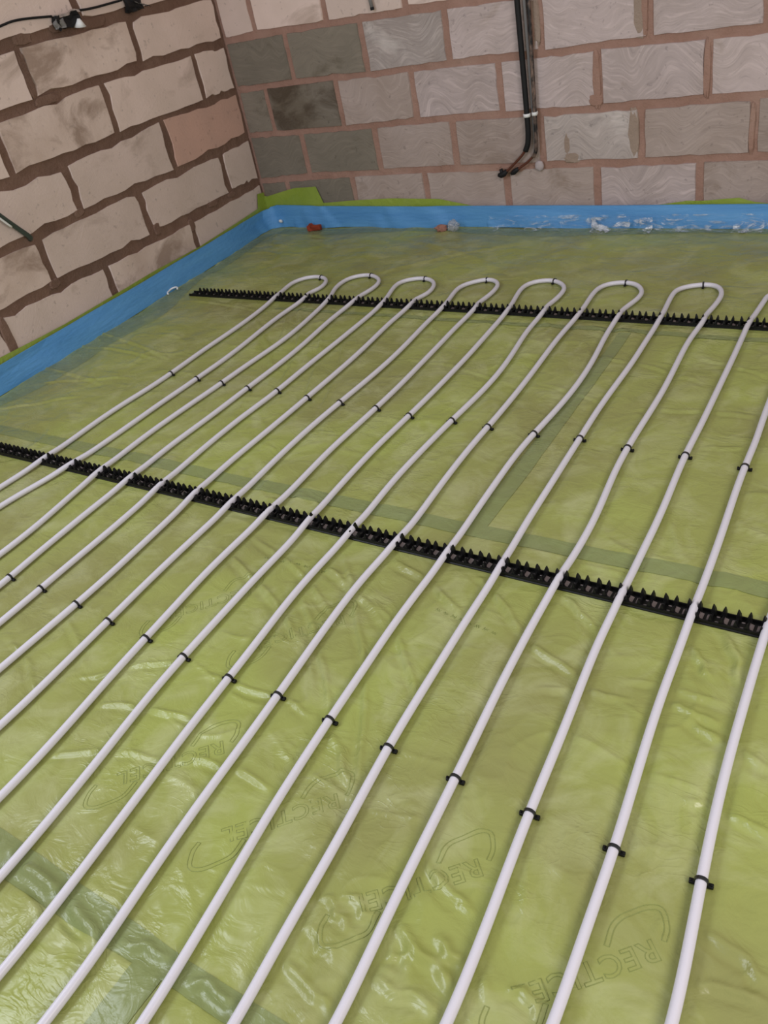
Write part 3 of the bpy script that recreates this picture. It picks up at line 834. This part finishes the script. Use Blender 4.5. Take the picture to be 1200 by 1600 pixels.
for k in range(1, 10):
    a, b = 2 * k - 1, 2 * k
    pts = run_pts(a, YEND + .07 * 0, -0.995)
    for (x, y) in LOOPS2[k - 1][1:-1]:
        pts.append((x, y, float(pipe_z(y))))
    pts += run_pts(b, -0.995, YEND)
    # drop near-duplicates and soften the joins
    q = [np.array(pts[0])]
    for p in pts[1:]:
        if np.linalg.norm(np.array(p) - q[-1]) > 0.008: q.append(np.array(p))
    q = np.array(q)
    for _ in range(3): q[1:-1] = 0.25 * q[:-2] + 0.5 * q[1:-1] + 0.25 * q[2:]
    link('pipe_loop', tube_mesh('pipe_loop', q, R_PIPE, 16), M['pipe'], pipe)
for k in range(1, 9):
    a, b = 2 * k, 2 * k + 1
    xa, xb = float(run_x(a, -4)), float(run_x(b, -4))
    c, r = (xa + xb) / 2, (xb - xa) / 2
    pts = [(c - r * math.cos(t_), YEND - r * math.sin(t_), R_PIPE + .0012) for t_ in np.linspace(0, math.pi, 20)]
    link('return_bend', tube_mesh('return_bend', pts, R_PIPE, 16), M['pipe'], pipe)

# ------------------------------------------------------------------ black clip rails
def rail_clip_mesh():
    bm = bmesh.new()

    def spike(x, y, wx, wy, z0, z1, lean):
        lo = [bm.verts.new((x + a * wx, y + b * wy, z0)) for a, b in ((-1, -1), (1, -1), (1, 1), (-1, 1))]
        mid = [bm.verts.new((x + lean + a * wx * .62, y + b * wy, z0 + (z1 - z0) * .62)) for a, b in ((-1, -1), (1, -1), (1, 1), (-1, 1))]
        hi = [bm.verts.new((x + lean * 2 + a * .0009, y + b * wy * .6, z1)) for a, b in ((-1, -1), (1, -1), (1, 1), (-1, 1))]
        for A_, B_ in ((lo, mid), (mid, hi)):
            for k in range(4): bm.faces.new((A_[k], A_[(k + 1) % 4], B_[(k + 1) % 4], B_[k]))
        bm.faces.new(lo[::-1]); bm.faces.new(hi)

    for s in (-1, 1):
        spike(s * .0148, .0125, .0062, .0052, .0032, .0300, -s * .0010)
        spike(s * .0145, -.0130, .0055, .0042, .0032, .0225, -s * .0008)
        box_bm(bm, (s * .0136, 0, .0075), (.0038, .026, .0088))
    return bm_mesh(bm, 'pipe_clip')


def saddle_mesh():
    V, F = [], []
    n = 10
    for i in range(n + 1):
        a = math.pi * (0.08 + 0.84 * i / n)
        x, z = -0.0115 * math.cos(a), 0.0105 - 0.0070 * math.sin(a)
        for y in (-.0085, .0085): V.append((x, y, z))
    for i in range(n + 1):
        a = math.pi * (0.08 + 0.84 * i / n)
        x = -0.0115 * math.cos(a)
        for y in (-.0085, .0085): V.append((x, y, 0.0036))
    o = 2 * (n + 1)
    for i in range(n):
        F += [(2 * i, 2 * i + 2, 2 * i + 3, 2 * i + 1), (2 * i, o + 2 * i, o + 2 * i + 2, 2 * i + 2), (2 * i + 1, 2 * i + 3, o + 2 * i + 3, o + 2 * i + 1)]
    F += [(0, 1, o + 1, o), (2 * n, o + 2 * n, o + 2 * n + 1, 2 * n + 1)]
    return mesh('saddle', V, F, False)


CLIPM, SADM = rail_clip_mesh(), saddle_mesh()
CLIPM.materials.append(M['black']); SADM.materials.append(M['saddle'])
bm = bmesh.new()
for yy in (-.008, .007):
    for sx in (-.0035, .0045):
        r = bmesh.ops.create_uvsphere(bm, u_segments=8, v_segments=5, radius=.0026)
        bmesh.ops.scale(bm, vec=(1.4, .8, .5), verts=r['verts']); bmesh.ops.translate(bm, vec=(sx * .3, yy, .0042), verts=r['verts'])
BUMPM = bm_mesh(bm, 'glossy_bump', True); BUMPM.materials.append(M['saddle'])  # raised glossy bumps added to give white glints along the rail base


def clip_rail(y, x0, x1, first, pitch, label, start_left):
    r = thing('clip_rail', label, 'pipe rail', (x0, y, 0), 'black clip rails')
    bm = bmesh.new()
    L = x1 - x0
    prof = [(-.0215, 0), (-.0215, .0022), (-.0195, .0038), (.0195, .0038), (.0215, .0022), (.0215, 0)]
    n = int(L / 0.05)
    rows = []
    for i in range(n + 1):
        rows.append([bm.verts.new((L * i / n, a, b)) for a, b in prof])
    for i in range(n):
        for k in range(len(prof)):
            bm.faces.new((rows[i][k], rows[i][(k + 1) % 6], rows[i + 1][(k + 1) % 6], rows[i + 1][k]))
    bm.faces.new(rows[0]); bm.faces.new(rows[-1][::-1])
    link('rail_base', bm_mesh(bm, 'rail_base'), M['black'], r)
    # raised side ribs
    for s in (-1, 1):
        bm = bmesh.new()
        box_bm(bm, (L / 2, s * .0180, .0065), (L, .0024, .0085))
        link('rib', bm_mesh(bm, 'rib'), M['black'], r)
    x = first
    while x > x0 + 0.02: x -= pitch
    x += pitch
    while x < x1 - 0.015:
        c = link('pipe_clip', CLIPM, None, r); c.location = (x - x0, 0, 0)
        s_ = link('saddle', SADM, None, c)
        if x + pitch / 2 < x1 - .01:
            v = link('glossy_bump', BUMPM, None, r); v.location = (x - x0 + pitch / 2, 0, 0)
        x += pitch
    return r


clip_rail(NEAR_Y, .285, 4.7, .911, .1473 / 3, 'black toothed clip rail crossing the middle of the floor, the one nearer the camera', True)
clip_rail(FAR_Y, .285, 4.7, .8365, .1455 / 3, 'black toothed clip rail just below the pipe bends, the one nearer the back wall', False)


# ------------------------------------------------------------------ pipe clips pinned through the sheet
def staple_mesh():
    bm = bmesh.new()
    ri, ro, w = R_PIPE + .0004, R_PIPE + .0026, .0028
    n = 12
    ring = []
    for i in range(n + 1):
        a = math.radians(-28 + 236 * i / n)
        row = []
        for (rr, yy) in ((ri, -w), (ro, -w), (ro, w), (ri, w)):
            row.append(bm.verts.new((rr * math.cos(a), yy, rr * math.sin(a) + R_PIPE + .0012)))
        ring.append(row)
    for i in range(n):
        for k in range(4):
            bm.faces.new((ring[i][k], ring[i][(k + 1) % 4], ring[i + 1][(k + 1) % 4], ring[i + 1][k]))
    bm.faces.new(ring[0]); bm.faces.new(ring[-1][::-1])
    return bm_mesh(bm, 'arch')


def foot_mesh():
    bm = bmesh.new()
    box_bm(bm, (.0042, 0, .0034), (.0095, .0085, .0060), .0014)
    box_bm(bm, (.0068, 0, .0065), (.0042, .0050, .0040), .0009)
    return bm_mesh(bm, 'foot', True)


ARCH, FOOT = staple_mesh(), foot_mesh()
ARCH.materials.append(M['black_sat']); FOOT.materials.append(M['black'])
ORD = ['first', 'second', 'third', 'fourth', 'fifth', 'sixth', 'seventh', 'eighth', 'ninth', 'tenth', 'eleventh', 'twelfth', 'thirteenth',
       'fourteenth', 'fifteenth', 'sixteenth', 'seventeenth']


def staple(x, y, ang, label, group):
    s = thing('pipe_staple', label, 'pipe clip', (x, y, float(pipe_z(y)) - R_PIPE - .0012), group)
    s.rotation_euler = (0, 0, ang)
    link('arch', ARCH, None, s)
    for sg in (1, -1):
        f = link('foot', FOOT, None, s)
        f.location = (sg * (R_PIPE + .0006), 0, 0)
        if sg < 0: f.rotation_euler = (0, 0, math.pi)


def run_angle(k, y):
    dx = (run_x(k, y + .03) - run_x(k, y - .03)) / .06
    return -math.atan(dx)


def edge_word(i, n, side='left'):
    return ORD[i]


for i, (x, y) in enumerate(DATA['c1']):
    k = i + 1
    w = 'leftmost' if i == 0 else 'rightmost' if i == 15 else ORD[i] + ' from the left'
    staple(float(run_x(k, y)), y, run_angle(k, y), f'black pipe clip, {w} of the row midway between the two black rails', 'clips in the row between the rails')
for i, (x, y) in enumerate(DATA['c2']):
    k = i + 4
    w = 'leftmost' if i == 0 else 'rightmost' if i == 13 else ORD[i] + ' from the left'
    staple(float(run_x(k, y)), y, run_angle(k, y), f'black pipe clip, {w} of the foreground row nearest the camera', 'clips in the foreground row')
for i, (x, y) in enumerate(DATA['c0']):
    L = LOOPS2[i]
    j = min(range(2, len(L) - 2), key=lambda q: math.hypot(L[q][0] - x, L[q][1] - y))
    dx, dy = L[j + 1][0] - L[j - 1][0], L[j + 1][1] - L[j - 1][1]
    w = 'leftmost' if i == 0 else 'rightmost' if i == 6 else ORD[i] + ' from the left'
    staple(L[j][0], L[j][1], math.atan2(dy, dx) - math.pi / 2, f'small black clip on top of the {w} pipe bend', 'clips on the pipe bends')

# ------------------------------------------------------------------ pipes on the back wall
m = mat('sooty_black_lagging', (0.008, 0.008, 0.009), 0.6, 0.3); M['lag'] = m
m = mat('patchy_brown_pipe', (0.05, 0.04, 0.04), 0.5, 0.4); t = NT(m); co = t.coords()
c = t.ramp(t.noise(t.mapping(co, (2, 2, 1)), 13, 4, 0.7), [(0.42, (0.010, 0.009, 0.010)), (0.60, (0.24, 0.16, 0.125))])
t.l(c, t.b.inputs['Base Color']); M['patchy'] = m
M['grey_pl'] = mat('grey_plastic', (0.20, 0.19, 0.185), 0.55, 0.3)
M['copper'] = mat('dull_copper', (0.13, 0.045, 0.028), 0.45, 0.4, 0.4)
M['white'] = mat('white_plastic', (0.80, 0.80, 0.80), 0.4, 0.4)
M['filler'] = mat('white_filler', (0.44, 0.38, 0.38), 0.85, 0.2)

t1 = thing('wall_pipe', 'thick black lagged pipe running down the back wall, the left of the pair', 'pipe', (1.677, -.03, .33))
O = Vector((1.677, -.03, .33))
p1 = catmull([(1.672, -.024, 1.9), (1.672, -.024, 1.4), (1.675, -.024, .95), (1.677, -.024, .5), (1.672, -.024, .39), (1.655, -.024, .345)], 5)
link('lagging', tube_mesh('lagging', [p - O for p in p1], .0125, 14), M['lag'], t1)
p2 = catmull([(1.658, -.024, .352), (1.63, -.024, .322), (1.575, -.024, .277), (1.545, -.024, .256)], 4)
link('copper_tail', tube_mesh('copper_tail', [p - O for p in p2], .0060, 10), M['copper'], t1)
p3 = [(1.552, -.024, .263), (1.538, -.024, .250), (1.520, -.024, .243), (1.506, -.024, .245)]
link('end_elbow', tube_mesh('end_elbow', [Vector(p) - O for p in p3], [.009, .013, .013, .008], 12), M['lag'], t1)
link('end_stub', tube_mesh('end_stub', [Vector(p) - O for p in ((1.527, -.024, .247), (1.523, -.024, .272))], [.010, .008], 10), M['lag'], t1)
t2 = thing('wall_pipe', 'thinner patchy brown and black pipe down the back wall, the right of the pair', 'pipe', (1.712, -.03, .33))
O = Vector((1.712, -.03, .33))
p1 = catmull([(1.735, -.022, 1.9), (1.733, -.022, 1.4), (1.725, -.022, .95), (1.714, -.022, .5), (1.708, -.022, .36), (1.690, -.022, .318)], 5)
link('pipe_body', tube_mesh('pipe_body', [p - O for p in p1], .0088, 12), M['patchy'], t2)
p2 = catmull([(1.694, -.022, .325), (1.665, -.022, .300), (1.625, -.022, .276), (1.60, -.022, .262)], 4)
link('copper_tail', tube_mesh('copper_tail', [p - O for p in p2], .0060, 10), M['copper'], t2)
p3 = [(1.612, -.022, .270), (1.598, -.022, .262), (1.583, -.022, .252), (1.572, -.022, .247)]
link('end_elbow', tube_mesh('end_elbow', [Vector(p) - O for p in p3], [.008, .0115, .0115, .007], 12), M['lag'], t2)
# grey backing channel both pipes run in
bm = bmesh.new()
box_bm(bm, (0, 0, 0), (.012, .006, 1.56), .001)
g = link('backing_strip', bm_mesh(bm, 'backing_strip'), M['grey_pl']); g.location = (1.700, -.009, 1.14)
tag(g, 'narrow grey strip fixed on the back wall between the two dark pipes', 'strip')


def wall_clip(x, z, r, label):
    o = thing('wall_pipe_clip', label, 'pipe clip', (x, -.024, z), 'white clips on the wall pipes')
    pts = [(math.cos(a) * (r + .0022), math.sin(a) * (r + .0022), 0) for a in np.linspace(-.0, 2 * math.pi, 17)]
    V, F = [], []
    n = 16
    for i in range(n):
        a = 2 * math.pi * i / n
        for rr, zz in ((r + .0008, -.007), (r + .0038, -.007), (r + .0038, .007), (r + .0008, .007)):
            V.append((rr * math.cos(a), rr * math.sin(a), zz))
    for i in range(n):
        for k in range(4):
            j = (i + 1) % n
            F.append((i * 4 + k, i * 4 + (k + 1) % 4, j * 4 + (k + 1) % 4, j * 4 + k))
    link('collar', mesh('collar', V, F, True), M['white'], o)
    bm = bmesh.new(); box_bm(bm, (0, .016, 0), (.014, .012, .012), .001)
    link('foot', bm_mesh(bm, 'foot'), M['white'], o)


wall_clip(1.677, .496, .0125, 'white clip holding the thick black pipe on the back wall')
wall_clip(1.7137, .500, .0088, 'white clip holding the thinner patchy pipe on the back wall')

bm = bmesh.new()
bmesh.ops.create_icosphere(bm, subdivisions=3, radius=.021)
for v in bm.verts:
    k = 1 + 0.35 * (float(vnoise(np.array(v.co.x * 90 + 9), np.array(v.co.z * 90 + v.co.y * 40))) - .5)
    v.co *= k; v.co.y *= 0.55; v.co.z *= 1.15
f = link('filler_lump', bm_mesh(bm, 'filler_lump', True), M['filler']); f.location = (1.712, -.009, .275)
tag(f, 'lump of white filler on the back wall below the thinner dark pipe', 'filler')

c = thing('hanging_cable', 'dark grey cable end hanging down the pale blocks at the top of the back wall', 'cable', (.955, -.02, .995))
link('sheath', tube_mesh('sheath', [(-.012, .004, .9), (-.012, .004, .35), (-.006, .002, .05), (0, 0, .004)], .0085, 10), M['grey_pl'], c)
link('cable_end', tube_mesh('cable_end', [(0, 0, .006), (.001, 0, -.006)], .0095, 10), M['lag'], c)

# ------------------------------------------------------------------ cables and boxes on the left wall
cb = thing('wall_cable', 'thin black cable strung along the upper left wall between the two black boxes', 'cable', on_left(1.09, 1.235, .015))
O = cb.location
pts = catmull([on_left(1.75, 1.20, .012), on_left(1.55, 1.222, .014), on_left(1.371, 1.243, .016), on_left(1.30, 1.250, .018), on_left(1.22, 1.247, .018), on_left(1.10, 1.236, .02)], 5)
link('cable_run', tube_mesh('cable_run', [p - O for p in pts], .0048, 8), M['lag'], cb)
pts = catmull([on_left(.975, 1.238, .02), on_left(.92, 1.233, .016), on_left(.838, 1.231, .014), on_left(.74, 1.233, .016), on_left(.67, 1.235, .02)], 5)
link('cable_run', tube_mesh('cable_run', [p - O for p in pts], .0048, 8), M['lag'], cb)

M['chrome'] = mat('dull_foil', (0.55, 0.52, 0.50), 0.25, 0.5, 0.8)
bx = thing('junction_box', 'black cable box with silver foil and white cap, high on the left wall', 'cable box', on_left(1.03, 1.21, .004))
bx.rotation_euler = (0, 0, TH)


def crumple(bm, amp, seed, f=60):
    bmesh.ops.subdivide_edges(bm, edges=bm.edges[:], cuts=4, use_grid_fill=True)
    for v in bm.verts:
        d = Vector((float(vnoise(np.array(v.co.z * f + seed), np.array(v.co.y * f))) - .5, float(vnoise(np.array(v.co.x * f + seed + 9), np.array(v.co.z * f))) - .5,
                    float(vnoise(np.array(v.co.x * f + seed + 30), np.array(v.co.y * f))) - .5))
        v.co += d * amp


bm = bmesh.new(); box_bm(bm, (.016, 0, -.004), (.030, .125, .045)); crumple(bm, .02, 3)
link('box_body', bm_mesh(bm, 'box_body'), M['lag'], bx)
bm = bmesh.new(); box_bm(bm, (.022, .010, .024), (.020, .13, .010)); crumple(bm, .014, 13)
link('foil_strap', bm_mesh(bm, 'foil_strap'), M['chrome'], bx)
bm = bmesh.new()
r = bmesh.ops.create_cone(bm, segments=14, radius1=.026, radius2=.006, depth=.030, cap_ends=True)
bmesh.ops.rotate(bm, verts=r['verts'], cent=(0, 0, 0), matrix=Matrix.Rotation(math.radians(10), 3, 'Y'))
bmesh.ops.translate(bm, verts=r['verts'], vec=(.034, .050, -.018))
link('white_cap', bm_mesh(bm, 'white_cap', True), M['white'], bx)
bm = bmesh.new(); box_bm(bm, (.018, -.045, -.005), (.022, .045, .030)); crumple(bm, .012, 33)
link('grey_flap', bm_mesh(bm, 'grey_flap'), M['grey_pl'], bx)

b2 = thing('junction_box', 'dark frayed cable box on the upper left wall nearest the room corner', 'cable box', on_left(.60, 1.215, .004))
b2.rotation_euler = (0, 0, TH)
bm = bmesh.new(); box_bm(bm, (.014, 0, 0), (.026, .10, .06)); crumple(bm, .018, 43)
link('box_body', bm_mesh(bm, 'box_body'), M['lag'], b2)
for i in range(7):
    rs = random.Random(i)
    y = -.03 + i * .014
    link('loose_strand', tube_mesh('loose_strand', [(.028, y, .012 - i * .006), (.034, y + .018, .002 - i * .004), (.026, y + .036, -.006 - i * .004)], .0016, 5), M['grey_pl'] if i % 2 else M['lag'], b2)

cd = thing('conduit', 'green-grey conduit poking diagonally down across the left wall', 'conduit', on_left(1.618, .498, .02))
O = cd.location
pts = [on_left(2.05, 1.02, .05), on_left(1.85, .78, .04), on_left(1.724, .622, .028), on_left(1.671, .560, .022), on_left(1.624, .506, .016), on_left(1.612, .492, -.002)]
M['conduit'] = mat('green_grey_conduit', (0.045, 0.060, 0.052), 0.35, 0.5)
link('tube', tube_mesh('tube', [p - O for p in catmull(pts, 4)], .0105, 12), M['conduit'], cd)
pts = [on_left(2.06, 1.00, .062), on_left(1.86, .765, .052), on_left(1.735, .612, .040), on_left(1.70, .572, .033)]
link('conduit_highlight', tube_mesh('conduit_highlight', [p - O for p in catmull(pts, 4)], .0042, 8), M['white'], cd)  # white highlight along the conduit, built as a thin white tube


# ------------------------------------------------------------------ bits lying on the strip and the sheet
def lump(name, loc, size, m, label, cat, seed, parent=None, ax=(1, .7, .5)):
    bm = bmesh.new()
    bmesh.ops.create_icosphere(bm, subdivisions=3, radius=size)
    for v in bm.verts:
        k = 1 + 0.5 * (float(vnoise(np.array(v.co.x * 70 + seed), np.array(v.co.z * 70 + v.co.y * 50))) - .5)
        v.co = Vector((v.co.x * ax[0], v.co.y * ax[1], v.co.z * ax[2])) * k
    o = link(name, bm_mesh(bm, name, False), m, parent)
    o.location = loc
    if label: tag(o, label, cat)
    return o


M['brick'] = mat('red_brick', (0.26, 0.045, 0.022), 0.8, 0.2)
M['dust'] = mat('pinkish_rubble', (0.34, 0.17, 0.13), 0.85, 0.2)
bm = bmesh.new(); box_bm(bm, (0, 0, .016), (.082, .034, .030), .004); crumple(bm, .014, 5, 40)
o = link('brick_fragment', bm_mesh(bm, 'brick_fragment'), M['brick']); o.location = (.385, -.083, .003); o.rotation_euler = (0, 0, .12)
tag(o, 'red brick fragment at the foot of the blue strip near the room corner', 'brick piece')
o = lump('rubble_lump', (1.195, -.090, .017), .034, M['dust'], 'pinkish brown lump of rubble at the foot of the blue strip on the back wall', 'rubble', 4)
M['bag'] = clear_film('crumpled_clear_film', (0.6, 0.62, 0.66), 0.25, 0.9, 30, 0.4, 0.65)
o = lump('film_scrap', (1.262, -.082, .026), .034, M['bag'], 'scrap of crumpled clear film beside the pinkish lump at the back wall', 'film scrap', 8, None, (.9, .7, .9))
o = thing('white_ring', 'white curled plastic offcut lying against the blue strip by the left wall', 'plastic offcut', (.155, -.985, .003))
pts = [(.018 * math.cos(a) * 1.3, .030 * math.sin(a), .010 + .006 * math.sin(a)) for a in np.linspace(.5, 4.6, 18)]
link('curl', tube_mesh('curl', pts, .0042, 8), M['white'], o)
o = lump('white_stud', (.118, -.042, .040), .011, M['white'], 'small white stud stuck on the blue strip at the corner bend', 'stud', 2, None, (1, .9, .9))
